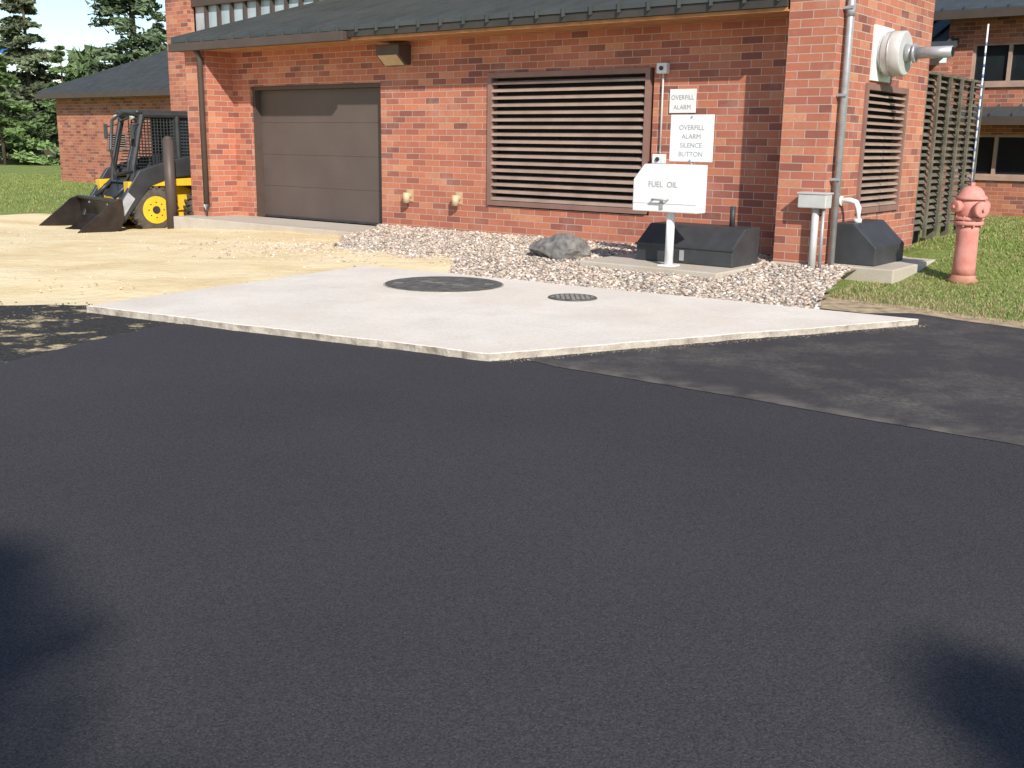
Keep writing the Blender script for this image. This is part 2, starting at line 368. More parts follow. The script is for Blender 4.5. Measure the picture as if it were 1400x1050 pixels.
t=rng.uniform(0,1,700); ex=A[0]+(Cc[0]-A[0])*t+rng.normal(.03,.04,700); ey=A[1]+(Cc[1]-A[1])*t-abs(rng.normal(.03,.05,700))
stones('slab_edge_crumbs',ex,ey,np.full(700,.022),rng.uniform(.003,.009,700),.35)
def boulder(x,y,z,s):
    import bmesh
    bm=bmesh.new(); bmesh.ops.create_icosphere(bm,subdivisions=4,radius=1)
    planes=[(Vector((random.gauss(0,1),random.gauss(0,1),random.gauss(0,.8))).normalized(),random.uniform(.55,.8)) for _ in range(12)]
    for v in bm.verts:
        p=v.co.copy()
        for nn,d in planes:
            k=p.dot(nn)
            if k>d: p-=nn*(k-d)
        p+=p.normalized()*(MN.noise(p*3)*.07+MN.noise(p*9)*.03); v.co=Vector((p.x*s[0],p.y*s[1],p.z*s[2]))
    me=bpy.data.meshes.new('boulder'); bm.to_mesh(me); bm.free(); me.materials.append(ROCKM)
    o=bpy.data.objects.new('boulder',me); C.objects.link(o); o.location=(x,y,z); o.rotation_euler=(0,.2,-.3)
boulder(.63,14.35,.17,(.47,.34,.27))
# ---------- main building
b=root('brick_building',0,0,0,B=True)
RW=.6
wl=[(-11.6,-11.09,RW,RW+.3,-.4,3.2),(-7.6,-5.21,RW,RW+.3,-.4,3.2),(-2.22,0,RW,RW+.3,-.4,3.2),
    (-11.09,-7.6,RW,RW+.3,2.57,3.2),(-5.21,-2.22,RW,RW+.3,-.4,.6),(-5.21,-2.22,RW,RW+.3,2.65,3.2),(-11.09,-7.6,RW,RW+.3,-.4,.1)]
boxes('front_wall',wl,BR,b)
box('left_pilaster',-12.24,-11.6,0,RW+.3,-.5,3.2,BR,b)
box('left_side_wall',-12.24,-11.94,RW+.3,4.0,-.5,3.2,BR,b)
boxes('corner_tower_walls',[(0,.62,0,1.04,0-.3,5.2),(0,.62,2.63,3.48,-.3,5.2),(0,.62,1.04,2.63,-.3,.75),(0,.62,1.04,2.63,2.4,5.2),(0,.3,1.04,2.63,.75,2.4)],BR,b)
box('tower_footing',-.012,.66,-.03,.06,-.05,.17,CONC2,b,.01)
box('right_side_wall',-1.9,-1.6,4.5,9,-.3,6.2,BR,b)
boxes('upper_block_wall',[(-18.6,.2,4.2,4.5,-.5,4.08),(-18.6,-17.7,4.0,4.2,-.5,6.2),(-18.6,.2,4.2,4.5,4.78,6.2),(-18.6,-18.3,4.5,10,-.5,6.2)],BR,b)
mull=[(-17.7+i*.5-.035,-17.7+i*.5+.035,4.16,4.2+.1,4.09,4.77) for i in range(1,35)]
boxes('clerestory_mullions',mull+[(-17.7,.2,4.14,4.19,4.0,4.085),(-17.7,.2,4.12,4.19,4.775,5.0)],BROWN,b)
box('clerestory_glass',-17.7,.2,4.25,4.27,4.08,4.78,GLASS2,b)
box('upper_roof',-18.9,.2,3.6,10.4,6.2,6.35,ROOF,b)
sl=.28
def rz(y): return 3.42+sl*(y+.12)
mo('roof_deck',[(-12.45,-.12,rz(-.12)),(-.004,-.12,rz(-.12)),(-.004,4.19,rz(4.19)),(-12.45,4.19,rz(4.19)),(-12.45,-.12,rz(-.12)-.06),(-.004,-.12,rz(-.12)-.06),(-.004,4.19,rz(4.19)-.06),(-12.45,4.19,rz(4.19)-.06)],[(0,1,2,3),(7,6,5,4),(0,4,5,1),(1,5,6,2),(2,6,7,3),(3,7,4,0)],ROOF,b)
v=[];f=[]
for i in range(28):
    x=-12.43+i*.457; w=.016
    if x>-.05: break
    k=len(v); y0,y1=-.15,4.18
    v+=[(x-w,y0,rz(y0)-.1),(x+w,y0,rz(y0)-.1),(x+w,y1,rz(y1)),(x-w,y1,rz(y1)),(x-w,y0,rz(y0)+.05),(x+w,y0,rz(y0)+.05),(x+w,y1,rz(y1)+.05),(x-w,y1,rz(y1)+.05)]; f+=[tuple(a+k for a in q) for q in BF]
mo('roof_standing_seams',v,f,ROOF,b)
box('fascia',-12.42,-.006,-.1,-.03,3.25,3.355,FASC,b)
box('soffit',-12.4,-.006,-.03,RW+.3,3.2,3.225,SOFF,b)
box('wood_trim',-7.6,-.01,-.06,-.032,3.2,3.245,SOFF,b)
mo('rake_fascia',[(-12.47,-.12,3.2),(-12.45,-.12,3.2),(-12.45,4.19,rz(4.19)-.2),(-12.47,4.19,rz(4.19)-.2),(-12.47,-.12,rz(-.12)+.02),(-12.45,-.12,rz(-.12)+.02),(-12.45,4.19,rz(4.19)+.02),(-12.47,4.19,rz(4.19)+.02)],BF,FASC,b)
box('gutter',-12.44,-7.65,-.22,-.102,3.19,3.34,BROWN,b,.01)
box('door_frame_left',-11.09,-11.02,RW+.06,RW+.3,.13,2.57,BROWN,b); box('door_frame_right',-7.67,-7.6,RW+.06,RW+.3,.13,2.57,BROWN,b)
box('door_frame_head',-11.02,-7.67,RW+.06,RW+.3,2.5,2.57,BROWN,b)
pn=[(-11.02,-7.67,RW+.2,RW+.25,.14+i*.59,.14+i*.59+.587) for i in range(4)]
boxes('garage_door_panels',pn,DOORM,b,.002)
box('door_bottom_seal',-11.0,-7.69,RW+.19,RW+.2,.132,.17,PLAS,b)
def louver(name,u0,u1,z0,z1,face,N,axis,par):
    fw=.075; L=[]
    for (a0,a1,c0,c1) in ((u0,u1,z0,z0+fw),(u0,u1,z1-fw,z1),(u0,u0+fw,z0+fw,z1-fw),(u1-fw,u1,z0+fw,z1-fw)):
        L.append((a0,a1,face-.035,face+.12,c0,c1) if axis=='x' else (face-.12,face+.035,a0,a1,c0,c1))
    boxes(name+'_frame',L,LFRAME,par)
    h=(z1-z0-2*fw)/N; v=[];f=[]
    for i in range(N):
        zc=z0+fw+h*(i+.5); a0,a1=u0+fw,u1-fw
        pr=[(-.022,zc-h*.42),(-.022,zc-h*.16),(.07,zc+h*.12),(.07,zc+h*.02)]
        k=len(v)
        for a in (a0,a1):
            for d,z in pr: v.append((a,face+d,z) if axis=='x' else (face-d,a,z))
        f+=[tuple(q+k for q in t) for t in QF]
    mo(name+'_blades',v,f,LOUV,par)
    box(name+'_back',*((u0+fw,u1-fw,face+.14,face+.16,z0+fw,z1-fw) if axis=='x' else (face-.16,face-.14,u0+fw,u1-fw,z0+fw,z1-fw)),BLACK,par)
louver('wall_louver',-5.21,-2.27,.62,2.65,RW,17,'x',b)
louver('side_louver',1.04,2.63,.75,2.4,.62,17,'y',b)
tube('downspout',[(-11.68,-.14,3.2),(-11.68,-.07,3.05),(-11.68,-.07,.35)],.055,BROWN,b,8)
tube('downspout_boot',[(-11.68,-.07,.36),(-11.68,-.07,.02),(-11.72,-.2,-.04)],.062,GALV,b,10)
box('apron_slab',-12.1,-7.15,-.55,RW+.05,-.3,.13,CONC2,root('concrete_pad',-9.6,-.2,0,B=True),.015)
for x in (-6.92,-5.82):
    e=root('pipe_cap',x,RW-.04,.68,B=True)
    tube('pipe',[(x,RW+.02,.70),(x,RW-.1,.70)],.045,TAN,e); tube('cap',[(x,RW-.1,.75),(x,RW-.1,.58)],[.06,.06],TAN,e); box('plate',x-.07,x+.07,RW-.012,RW,.6,.8,TAN,e)
e=root('wall_light',-7.13,RW,2.98,B=True)
prismx('housing',[(RW,2.83),(RW,3.14),(RW-.3,3.14),(RW-.3,2.98),(RW-.12,2.83)],-7.4,-6.88,BROWN,e,.01)
mo('lens',[(-7.36,RW-.305,2.975),(-6.92,RW-.305,2.975),(-6.92,RW-.125,2.825),(-7.36,RW-.125,2.825)],[(0,1,2,3)],TAN,e)
e=root('alarm_conduit',-2.0,RW,2,B=True)
tube('conduit',[(-2.06,RW-.03,2.6),(-2.06,RW-.03,1.48)],.014,LGREY,e,8)
box('upper_box',-2.14,-1.98,RW-.09,RW,2.56,2.70,WHITE,e,.008); box('lower_box',-2.15,-1.97,RW-.09,RW,1.34,1.47,WHITE,e,.008)
tube('button_top',[(-2.06,RW-.09,2.63),(-2.06,RW-.11,2.63)],.03,PLAS,e); tube('button',[(-2.06,RW-.09,1.4),(-2.06,RW-.11,1.4)],.03,PLAS,e)
R90=math.pi/2
e=root('warning_sign',-1.74,RW,2.2,B=True)
box('panel',-1.95,-1.54,RW-.02,RW-.005,2.03,2.35,WHITE,e,.004)
text('text_1','OVERFILL',(-1.745,RW-.022,2.21),.085,(R90,0,0),TXT,e); text('text_2','ALARM',(-1.745,RW-.022,2.08),.085,(R90,0,0),TXT,e)
# fuel cabinet
e=root('fuel_oil_cabinet',-.83,-1.2,.14,B=True)
tube('post',[(-.83,-1.2,.14),(-.83,-1.2,.84)],.052,WHITE,e,16); box('foot_plate',-.93,-.73,-1.3,-1.1,.14,.155,WHITE,e)
y0,y1=-1.34,-1.10
V=[(-1.3,y0,.80),(-.41,y0,.80),(-.41,y1,.80),(-1.3,y1,.80),(-1.3,y0,1.18),(-.41,y0,1.18),(-1.18,y0+.05,1.37),(-.41,y0+.05,1.37),(-.41,y1,1.37),(-1.18,y1,1.37),(-1.3,y1,1.18)]
mo('box_body',V,[(0,3,2,1),(0,1,5,4),(4,5,7,6),(1,2,8,7,5),(2,3,10,9,8),(3,0,4,10),(4,6,9,10),(6,7,8,9)],WHITE,e,bevel=.012)
tube('handle',[(-1.0,y0,.95),(-1.0,y0-.05,.95),(-.80,y0-.05,.95),(-.80,y0,.95)],.012,GALV,e,8)
box('hasp',-.90,-.86,y0-.02,y0,.84,.94,GALV,e); box('lid_seam',-1.3,-.41,y0-.004,y0-.0005,.90,.905,LGREY,e)
text('text_fuel','FUEL  OIL',(-.88,y0-.003,1.1),.095,(R90,0,0),TXT,e)
e=root('warning_sign',-.9,-1.0,1.5,B=True)
tube('support',[(-.7,-.985,1.3),(-.7,-.985,1.45)],.02,GALV,e)
box('panel',-1.0,-.41,-1.012,-.997,1.40,1.96,WHITE,e,.006)
for i,s in enumerate(('OVERFILL','ALARM','SILENCE','BUTTON')): text('text_%d'%(i+1),s,(-.705,-1.014,1.78-.105*i),.082,(R90,0,0),TXT,e)
tubes('bolts',[[(-.705,-1.0,z),(-.705,-1.025,z)] for z in (1.42,1.935)],.012,GALV,e)
e=root('concrete_pad',-1,-.7,0,B=True); box('pad',-1.98,-.02,-1.48,.3,-.05,.14,CONC2,e,.015)
def ubox(x0,x1,y0,y1,z0,z1,side):
    e=root('utility_box',(x0+x1)/2,(y0+y1)/2,z0,B=True)
    if side=='f': prismx('body',[(y0,z0),(y1,z0),(y1,z1),(y0+(y1-y0)*.45,z1),(y0,z0+(z1-z0)*.5)],x0,x1,PLAS,e,.015)
    else: prism('body',[(x0,z0),(x1,z0),(x1,z0+(z1-z0)*.45),(x1-(x1-x0)*.55,z1),(x0,z1)],y0,y1,PLAS,e,.015)
    if side=='f':
        box('latch',-.86,-.80,y0-.012,y0,z0+.04,z0+.17,GALV,e); box('lid_lip',x0-.01,x1+.01,y0-.015,y0,z0+(z1-z0)*.5-.03,z0+(z1-z0)*.5,PLAS,e)
        tube('fill_pipe',[(-.45,-.3,z1-.03),(-.45,-.3,z1+.25)],.035,PLAS,e)
ubox(-1.5,-.13,-.88,-.15,.14,.6,'f')
ubox(.66,1.2,.3,1.35,.17,.68,'s')
e=root('concrete_pad',1.1,1,0,B=True); box('pad',.622,1.5,.12,2.2,-.1,.17,CONC2,e,.015)
e=root('electrical_conduit',.7,.2,1,B=True)
tube('riser',[(.70,.16,5.1),(.70,.16,.12)],.042,GALV,e); tube('coupling',[(.70,.16,3.12),(.70,.16,3.24)],.052,GALV,e)
tube('thin_riser',[(.66,.34,5.0),(.66,.34,1.0)],.018,LGREY,e)
boxes('straps',[(.618,.75,.1,.12,z,z+.03) for z in (1.2,2.2,3.2)],GALV,e)
e=root('electrical_box',.55,-.12,1,B=True)
box('enclosure',.36,.72,-.2,-.01,.87,1.04,LGREY,e,.012); box('lid',.35,.73,-.21,-.0,1.04,1.06,LGREY,e)
tube('pipe',[(.56,-.1,.87),(.56,-.1,0)],.045,LGREY,e); tube('pipe_2',[(.66,-.1,.87),(.66,-.1,.1)],.02,GALV,e)
e=root('gooseneck_vent',.8,.7,.7,B=True)
tube('neck',[(.62,.5,.94),(.75,.5,.95),(.83,.5,.93),(.87,.5,.86),(.87,.5,.62)],.036,WHITE,e); tube('collar',[(.87,.5,.68),(.87,.5,.73)],.05,WHITE,e)
tube('wall_flange',[(.62,.5,.94),(.65,.5,.94)],.06,WHITE,e)
e=root('exhaust_muffler',.9,1.5,2.86,B=True); yy,zz=1.5,2.78
box('wall_plate',.622,.65,yy-.34,yy+.34,zz-.34,zz+.34,WHITE,e)
tube('collar',[(.65,yy,zz),(.70,yy,zz)],.24,LGREY,e,32); tube('drum',[(.70,yy,zz),(.715,yy,zz),(.93,yy,zz),(.945,yy,zz)],[.26,.28,.28,.26],LGREY,e,32)
tube('drum_rim',[(.78,yy,zz),(.80,yy,zz)],.288,GALV,e,32)
tube('cone',[(.945,yy,zz),(1.04,yy,zz)],[.12,.085],GALV,e,24); tube('flange',[(1.04,yy,zz),(1.07,yy,zz)],.12,GALV,e,24)
tube('tailpipe',[(1.07,yy,zz),(1.52,yy,zz)],.072,GALV,e,20)
tube('tailpipe_bore',[(1.515,yy,zz),(1.523,yy,zz)],.064,BLACK,e,20)
bx,by=W(-12.28,-.45); e=root('bollard',bx,by,-.15); tube('post',[(0,0,-.1),(0,0,1.72)],.1,BROWN,e,20); tube('dome_cap',[(0,0,1.72),(0,0,1.76),(0,0,1.785)],[.1,.075,.02],BROWN,e,20)
# wooden louvered fence
e=root('wooden_fence',.55,5,0,B=True); F0,F1=3.55,6.5; X=.36
boxes('posts',[(X,X+.1,F0+i*(F1-F0)/4-.05,F0+i*(F1-F0)/4+.05,0,2.66) for i in range(5)],WOOD,e)
v=[];f=[]
for i in range(23):
    z=.38+i*.1; k=len(v); pr=[(X+.17,z),(X+.195,z),(X+.125,z+.05),(X+.10,z+.05)]
    for a in (F0-.06,F1+.1):
        for d,zz2 in pr: v.append((d,a,zz2+random.uniform(-.006,.006)))
    f+=[tuple(q+k for q in t) for t in QF]
mo('slats',v,f,WOOD,e); boxes('cap_rail',[(X-.02,X+.22,F0-.06,F1+.1,2.665,2.70)],WOOD,e)
boxes('front_battens',[(X+.2,X+.24,F0+i*(F1-F0)/5-.03,F0+i*(F1-F0)/5+.03,.25,2.66) for i in range(6)],WOOD,e)
# ---------- left wing building
e=bpy.data.objects.new('brick_building',None); C.objects.link(e); e.location=(-16.6,39.5,0); e.rotation_euler=(0,0,ANG); e['off']=(0.,0.,0.)
boxes('walls',[(0,3.2,0,.3,-.3,2.95),(4.4,22,0,.3,-.3,2.95),(3.2,4.4,0,.3,-.3,1.15),(3.2,4.4,0,.3,1.75,2.95),(0,.3,.3,10,-.3,2.95)],BR2,e)
louver('vent',3.2,4.4,1.15,1.75,0,6,'x',e)
s2=.33
def roofp(name,x0,x1,y0,y1,z0,s,par,mat=ROOF2,th=.15,hip=0):
    RV=[(x0,y0,z0),(x1,y0,z0),(x1,y1,z0+(y1-y0)*s),(x0+hip,y1,z0+(y1-y0)*s)]
    mo(name,RV+[(x,y,z+th) for x,y,z in RV],[(3,2,1,0),(4,5,6,7),(0,1,5,4),(1,2,6,5),(2,3,7,6),(3,0,4,7)],mat,par)
    v=[];f=[]; x=x0+.05
    while x<x1:
        k=len(v); v+=[(x-.02,y0-.01,z0+th-.1),(x+.02,y0-.01,z0+th-.1),(x+.02,y1,z0+(y1-y0)*s+th),(x-.02,y1,z0+(y1-y0)*s+th),(x-.02,y0-.01,z0+th+.06),(x+.02,y0-.01,z0+th+.06),(x+.02,y1,z0+(y1-y0)*s+th+.06),(x-.02,y1,z0+(y1-y0)*s+th+.06)]; f+=[tuple(a+k for a in q) for q in BF]; x+=.5
    mo(name+'_seams',v,f,mat,par)
roofp('roof',-.5,22,-.4,9,2.95,s2,e)
box('gutter',-.5,22,-.5,-.415,2.9,3.08,BROWN,e)
mo('gable_side',[(0,.3,2.95),(0,10,2.95),(0,10,6.0),(0.,.31,3.0)],[(0,1,2,3)],BR2,e)
# ---------- right far building
def wallwin(par,x0,x1,z0,z1,wins,y=0,th=.3,mat=BR2):
    L=[]; wins=sorted(wins); zs=sorted(set([z0,z1]+[w[2] for w in wins]+[w[3] for w in wins])); xs=sorted(set([x0,x1]+[w[0] for w in wins]+[w[1] for w in wins]))
    for i in range(len(xs)-1):
        for j in range(len(zs)-1):
            cx,cz=(xs[i]+xs[i+1])/2,(zs[j]+zs[j+1])/2
            if not any(w[0]<cx<w[1] and w[2]<cz<w[3] for w in wins): L.append((xs[i],xs[i+1],y,y+th,zs[j],zs[j+1]))
    boxes('wall',L,mat,par)
    fr=[];gl=[]
    for a0,a1,c0,c1 in wins:
        w=.06; fr+=[(a0,a1,y+.05,y+.16,c0,c0+w),(a0,a1,y+.05,y+.16,c1-w,c1),(a0,a0+w,y+.05,y+.16,c0+w,c1-w),(a1-w,a1,y+.05,y+.16,c0+w,c1-w)]
        m=(a0+a1)/2; fr.append((m-.04,m+.04,y+.05,y+.16,c0+w,c1-w)); gl.append((a0+w,a1-w,y+.12,y+.14,c0+w,c1-w))
        fr.append((a0-.05,a1+.05,y-.06,y+.04,c0-.09,c0-.005))
    boxes('window_frames',fr,LOUV,par); boxes('window_glass',gl,GLASS,par)
e=bpy.data.objects.new('brick_building',None); C.objects.link(e); e.location=(10.6,27.3,0); e.rotation_euler=(0,0,ANG); e['off']=(0.,0.,0.)
ws=[]
for i in range(5):
    a=.6+i*2.6; ws+=[(a,a+1.7,3.15,4.1),(a-.15,a+1.65,.95,1.95)]
wallwin(e,0,16,-.2,4.75,ws)
box('side_wall',0,.3,.3,9,-.2,4.75,BR2,e)
roofp('upper_roof',-.6,16.5,-.5,6,4.7,.32,e); box('upper_gutter',-.6,16.5,-.6,-.515,4.62,4.8,BROWN,e)
roofp('lower_canopy_roof',.3,16.5,-.75,0,2.22,.32,e); box('canopy_fascia',.3,16.5,-.84,-.765,2.16,2.34,BROWN,e)
e2=bpy.data.objects.new('brick_building',None); C.objects.link(e2); e2.location=(7.6,28.4,0); e2.rotation_euler=(0,0,ANG); e2['off']=(0.,0.,0.)
box('wall',-2,3.4,0,.3,-.2,3.6,BR2,e2); roofp('roof',-2.4,3.3,-.4,5,3.6,.35,e2); box('gutter',-2.4,3.3,-.5,-.415,3.52,3.7,BROWN,e2)
# ---------- hydrant
hx,hy=5.43,12.8; hz=float(T(hx,hy))
e=root('fire_hydrant',hx,hy,hz-.02)
def lathe(name,prof,mat,par,seg=28,smooth=True): 
    return tube(name,[(0,0,z) for r,z in prof],[r for r,z in prof],mat,par,seg,smooth)
lathe('base_flange',[(.17,0),(.175,.02),(.175,.05),(.15,.06),(.14,.1),(.135,.105)],HYD,e)
lathe('barrel',[(.135,.1),(.13,.2),(.125,.62),(.13,.7)],HYD,e)
lathe('mid_flange',[(.16,.70),(.168,.71),(.168,.745),(.16,.75)],HYD,e); lathe('mid_flange_2',[(.165,.76),(.168,.765),(.168,.79),(.15,.80)],HYD,e)
lathe('upper_body',[(.14,.79),(.15,.84),(.155,.95),(.15,1.0)],HYD,e)
lathe('bonnet',[(.175,1.0),(.18,1.01),(.178,1.035),(.15,1.05),(.135,1.09),(.1,1.135),(.055,1.155),(.04,1.16)],HYD,e)
tube('operating_nut',[(0,0,1.15),(0,0,1.2)],.03,HYD,e,5,False)
for a,r,n in ((0.35,.065,'nozzle_cap_1'),(math.pi+.35,.065,'nozzle_cap_2'),(-1.35,.085,'pumper_cap')):
    d=(math.cos(a),math.sin(a)); zc=.92 if r<.08 else .89
    P=lambda k:(d[0]*k,d[1]*k,zc)
    tube(n,[P(.1),P(.17),P(.171),P(.235),P(.24),P(.245)],[r*.8,r*.8,r*1.1,r*1.1,r*.9,.03],HYD,e,16); tube(n+'_nut',[P(.24),P(.275)],.02,HYD,e,5,False)
tubes('flange_bolts',[[(math.cos(t)*.152,math.sin(t)*.152,.685),(math.cos(t)*.152,math.sin(t)*.152,.812)] for t in np.arange(0,6.28,.785)],.012,HYD,e)
tube('marker_rod',[(.03,.12,1.02),(.03,.12,3.0)],.01,WHITE,e,8)
for i in range(14): tube('marker_band_%d'%i,[(.03,.12,1.2+i*.12),(.03,.12,1.24+i*.12)],.0108,PBLUE,e,8)
# ---------- skid steer
ff=(-.75,-.66); sk=root('skid_steer_loader',-7.21,22.19,-.23,rot=math.atan2(ff[1],ff[0])); sk.scale=(1.1,1.07,1.07)
def wheel(x,y,s):
    w=.26; r=.41; y0,y1=y-w/2,y+w/2
    prof=[(.20,0.02),(.3,0),(.37,.01),(.4,.04),(.405,.13),(.4,.22),(.37,.25),(.3,.26),(.2,.24)]
    seg=36; V=[];F=[]
    for k in range(seg):
        a=2*math.pi*k/seg
        for rr,d in prof: V.append((x+rr*math.cos(a),y0+d,r+rr*math.sin(a)))
    m=len(prof)
    for k in range(seg):
        k2=(k+1)%seg
        for i in range(m-1): F.append((k*m+i,k2*m+i,k2*m+i+1,k*m+i+1))
    mo('tire',V,F,TIRE,sk,True)
    v=[];f=[]
    for k in range(22):
        a=2*math.pi*k/22
        for hs in (0,1):
            aa=a+hs*.14; k0=len(v)
            for dy in ((.0,.125) if hs==0 else (.135,.26)):
                for da,rr in ((-.05,.385),(.05,.385),(.045,.43),(-.045,.43)):
                    sh=(.09 if abs(dy-.13)>.05 else 0)
                    v.append((x+rr*math.cos(aa+da+sh),y0+dy,r+rr*math.sin(aa+da+sh)))
            f+=[tuple(q+k0 for q in t) for t in QF]
    mo('tire_lugs',v,f,TIRE,sk)
    yo=y1 if s>0 else y0; sg=-s
    tube('rim',[(x,yo+sg*.0,r),(x,yo+sg*.02,r),(x,yo+sg*.09,r)],[.25,.23,.19],YEL,sk,28)
    tube('hub',[(x,yo+sg*.09,r),(x,yo+sg*-.01,r)],[.09,.07],MBLK,sk,16)
    tubes('lug_nuts',[[(x+.14*math.cos(t),yo+sg*.09,r+.14*math.sin(t)),(x+.14*math.cos(t),yo-sg*.005,r+.14*math.sin(t))] for t in np.arange(0,6.28,.785)],.014,MBLK,sk)
for x in (.52,-.52):
    for s in (1,-1): wheel(x,s*.68,s)
prism('chassis',[(-.95,.32),(-.85,.22),(.85,.22),(.98,.4),(.98,.62),(.8,.72),(-.95,.85)],-.5,.5,YEL,sk,.02)
for s in (1,-1):
    y0,y1=sorted((s*.5,s*.56)); prism('side_panel',[(-1.0,.45),(.9,.3),(.95,.62),(.3,.98),(-1.0,1.05)],y0,y1,YEL,sk,.01)
    y0,y1=sorted((s*.57,s*.80)); prism('fender',[(-1.1,.84),(.92,.84),(1.0,.7),(1.0,.92),(.3,.96),(-1.1,1.02)],y0,y1,YEL,sk,.01)
    y0,y1=sorted((s*.56,s*.7)); prism('upright',[(-1.25,.7),(-.6,1.02),(-.55,1.1),(-.72,1.45),(-1.1,1.45),(-1.25,1.25)],y0,y1,MBLK,sk,.02)
    y0,y1=sorted((s*.71,s*.82)); prism('lift_arm',[(-1.15,1.2),(-1.1,1.52),(-.6,1.46),(.25,1.3),(.8,1.12),(1.2,.5),(1.3,.25),(1.12,.18),(.96,.4),(.6,.84),(.2,.99),(-.6,1.06)],y0,y1,MBLK,sk,.015)
    prism('arm_front_glare',[(1.02,.74),(1.17,.52),(1.27,.28),(1.16,.24),(1.0,.48),(.9,.62)],*( (s*.82,s*.823) if s>0 else (s*.823,s*.82)),MGREY,sk)  # thin pale strip: glare on the arm front put into the colour
    tube('lift_cylinder',[(-.5,s*.63,.7),(.3,s*.63,1.02)],.045,MBLK,sk); tube('cylinder_rod',[(.3,s*.63,1.02),(.6,s*.66,1.0)],.022,GALV,sk)
    tube('tilt_cylinder',[(.78,s*.45,.95),(1.15,s*.45,.62)],.04,MBLK,sk); tube('tilt_rod',[(1.15,s*.45,.62),(1.27,s*.45,.5)],.02,GALV,sk)
    tube('rear_tail_light',[(-1.3,s*.5,1.0),(-1.33,s*.5,1.0)],.05,RED,sk)
box('arm_cross_tube',1.08,1.2,-.7,.7,.3,.42,MBLK,sk,.01)
prism('engine_hood',[(-1.32,.4),(-.7,.4),(-.6,1.3),(-.8,1.5),(-1.2,1.42),(-1.32,1.2)],-.5,.5,MBLK,sk,.03)
fr=[]
for s in (1,-1):
    y=s*.46
    fr+=[[(.80,y,.65),(.76,y,1.2),(.55,y,2.12)],[(.55,y,2.12),(-.7,y,2.12)],[(-.7,y,2.12),(-.8,y,1.3)],[(-.1,y,2.12),(-.1,y,.9)],[(-.75,y,1.3),(.74,y,1.05)]]
fr+=[[(.55,-.46,2.12),(.55,.46,2.12)],[(-.7,-.46,2.12),(-.7,.46,2.12)],[(.80,-.46,.66),(.80,.46,.66)]]
tubes('cab_frame',fr,.058,MBLK,sk,8)
mesh=[]
for s in (1,-1):
    y=s*.45
    for i in range(20):
        x=-.7+i*.06; mesh.append([(x,y,1.1),(x,y,2.1 if x<.5 else 1.7)])
    for i in range(17): z=1.12+i*.058; mesh.append([(-.74,y,z),(.70-.3*(z-1.1)/.9,y,z)])
tubes('side_screen',mesh,.009,MBLK,sk,4)
for s in (1,-1): prism('side_window_panel',[(-.75,1.1),(.02,1.1),(.02,2.08),(-.66,2.08)],s*.42,s*.425,CABG,sk)
box('cab_roof',-.78,.66,-.5,.5,2.13,2.2,MBLK,sk,.03)
box('cab_rear_panel',-.80,-.74,-.42,.42,1.2,1.6,MBLK,sk); mo('rear_window',[(-.72,-.4,1.6),(-.72,.4,1.6),(-.66,.4,2.1),(-.66,-.4,2.1)],[(0,1,2,3)],CABG,sk)
prism('seat',[(-.5,.8),(.05,.8),(.05,.95),(-.35,.97),(-.45,1.6),(-.58,1.6)],-.25,.25,MBLK,sk,.03)
prism('cab_lower_front',[(.98,.62),(.8,.62),(.7,.95),(.78,.95)],-.42,.42,MBLK,sk)
tubes('front_door_frame',[[(.84,-.38,.9),(.8,-.38,1.3),(.62,-.38,2.0),(.58,0,2.08),(.62,.38,2.0),(.8,.38,1.3),(.84,.38,.9),(.84,-.38,.9)]],.03,MBLK,sk,8)
tubes('open_door',[[(.66,.52,2.1),(.95,.62,2.14),(1.18,.72,2.0),(1.26,.78,1.5),(1.2,.76,1.05)],[(.8,.5,1.1),(1.2,.76,1.05)]],.028,MBLK,sk,8)
for s in (1,-1):
    tube('work_light',[(.66,s*.38,2.08),(.72,s*.38,2.07)],.045,LGREY,sk); tube('grab_lever',[(.3,s*.25,.95),(.35,s*.25,1.25)],.02,PLAS,sk)
    tube('mirror_arm',[(.6,s*.48,1.95),(.8,s*.62,1.9)],.012,MBLK,sk,6); box('mirror',.79,.82,min(s*.56,s*.7),max(s*.56,s*.7),1.68,1.95,MBLK,sk,.01)
bw=1.0
op=[(1.22,.58),(1.2,.3),(1.27,.1),(1.42,.02),(2.05,.0)]; ip=[(2.05,.015),(1.44,.045),(1.31,.13),(1.245,.3),(1.26,.57)]
prism('bucket_shell',op+ip,-bw,bw,STEEL,sk)
for s in (1,-1):
    y0,y1=sorted((s*bw,s*(bw+.02))); prism('bucket_side',[(1.2,.58),(1.19,.3),(1.26,.1),(1.42,.0),(2.05,.0),(2.0,.08),(1.6,.40),(1.42,.56),(1.3,.6)],y0,y1,STEEL,sk)
box('bucket_top_bar',1.19,1.3,-bw,bw,.56,.62,STEEL,sk,.01); box('quick_attach',1.1,1.19,-.5,.5,.12,.55,MBLK,sk,.01)
text('brand_letter','C',(-.3,.826,1.16),.2,(R90,0,math.pi),WHITE,sk)
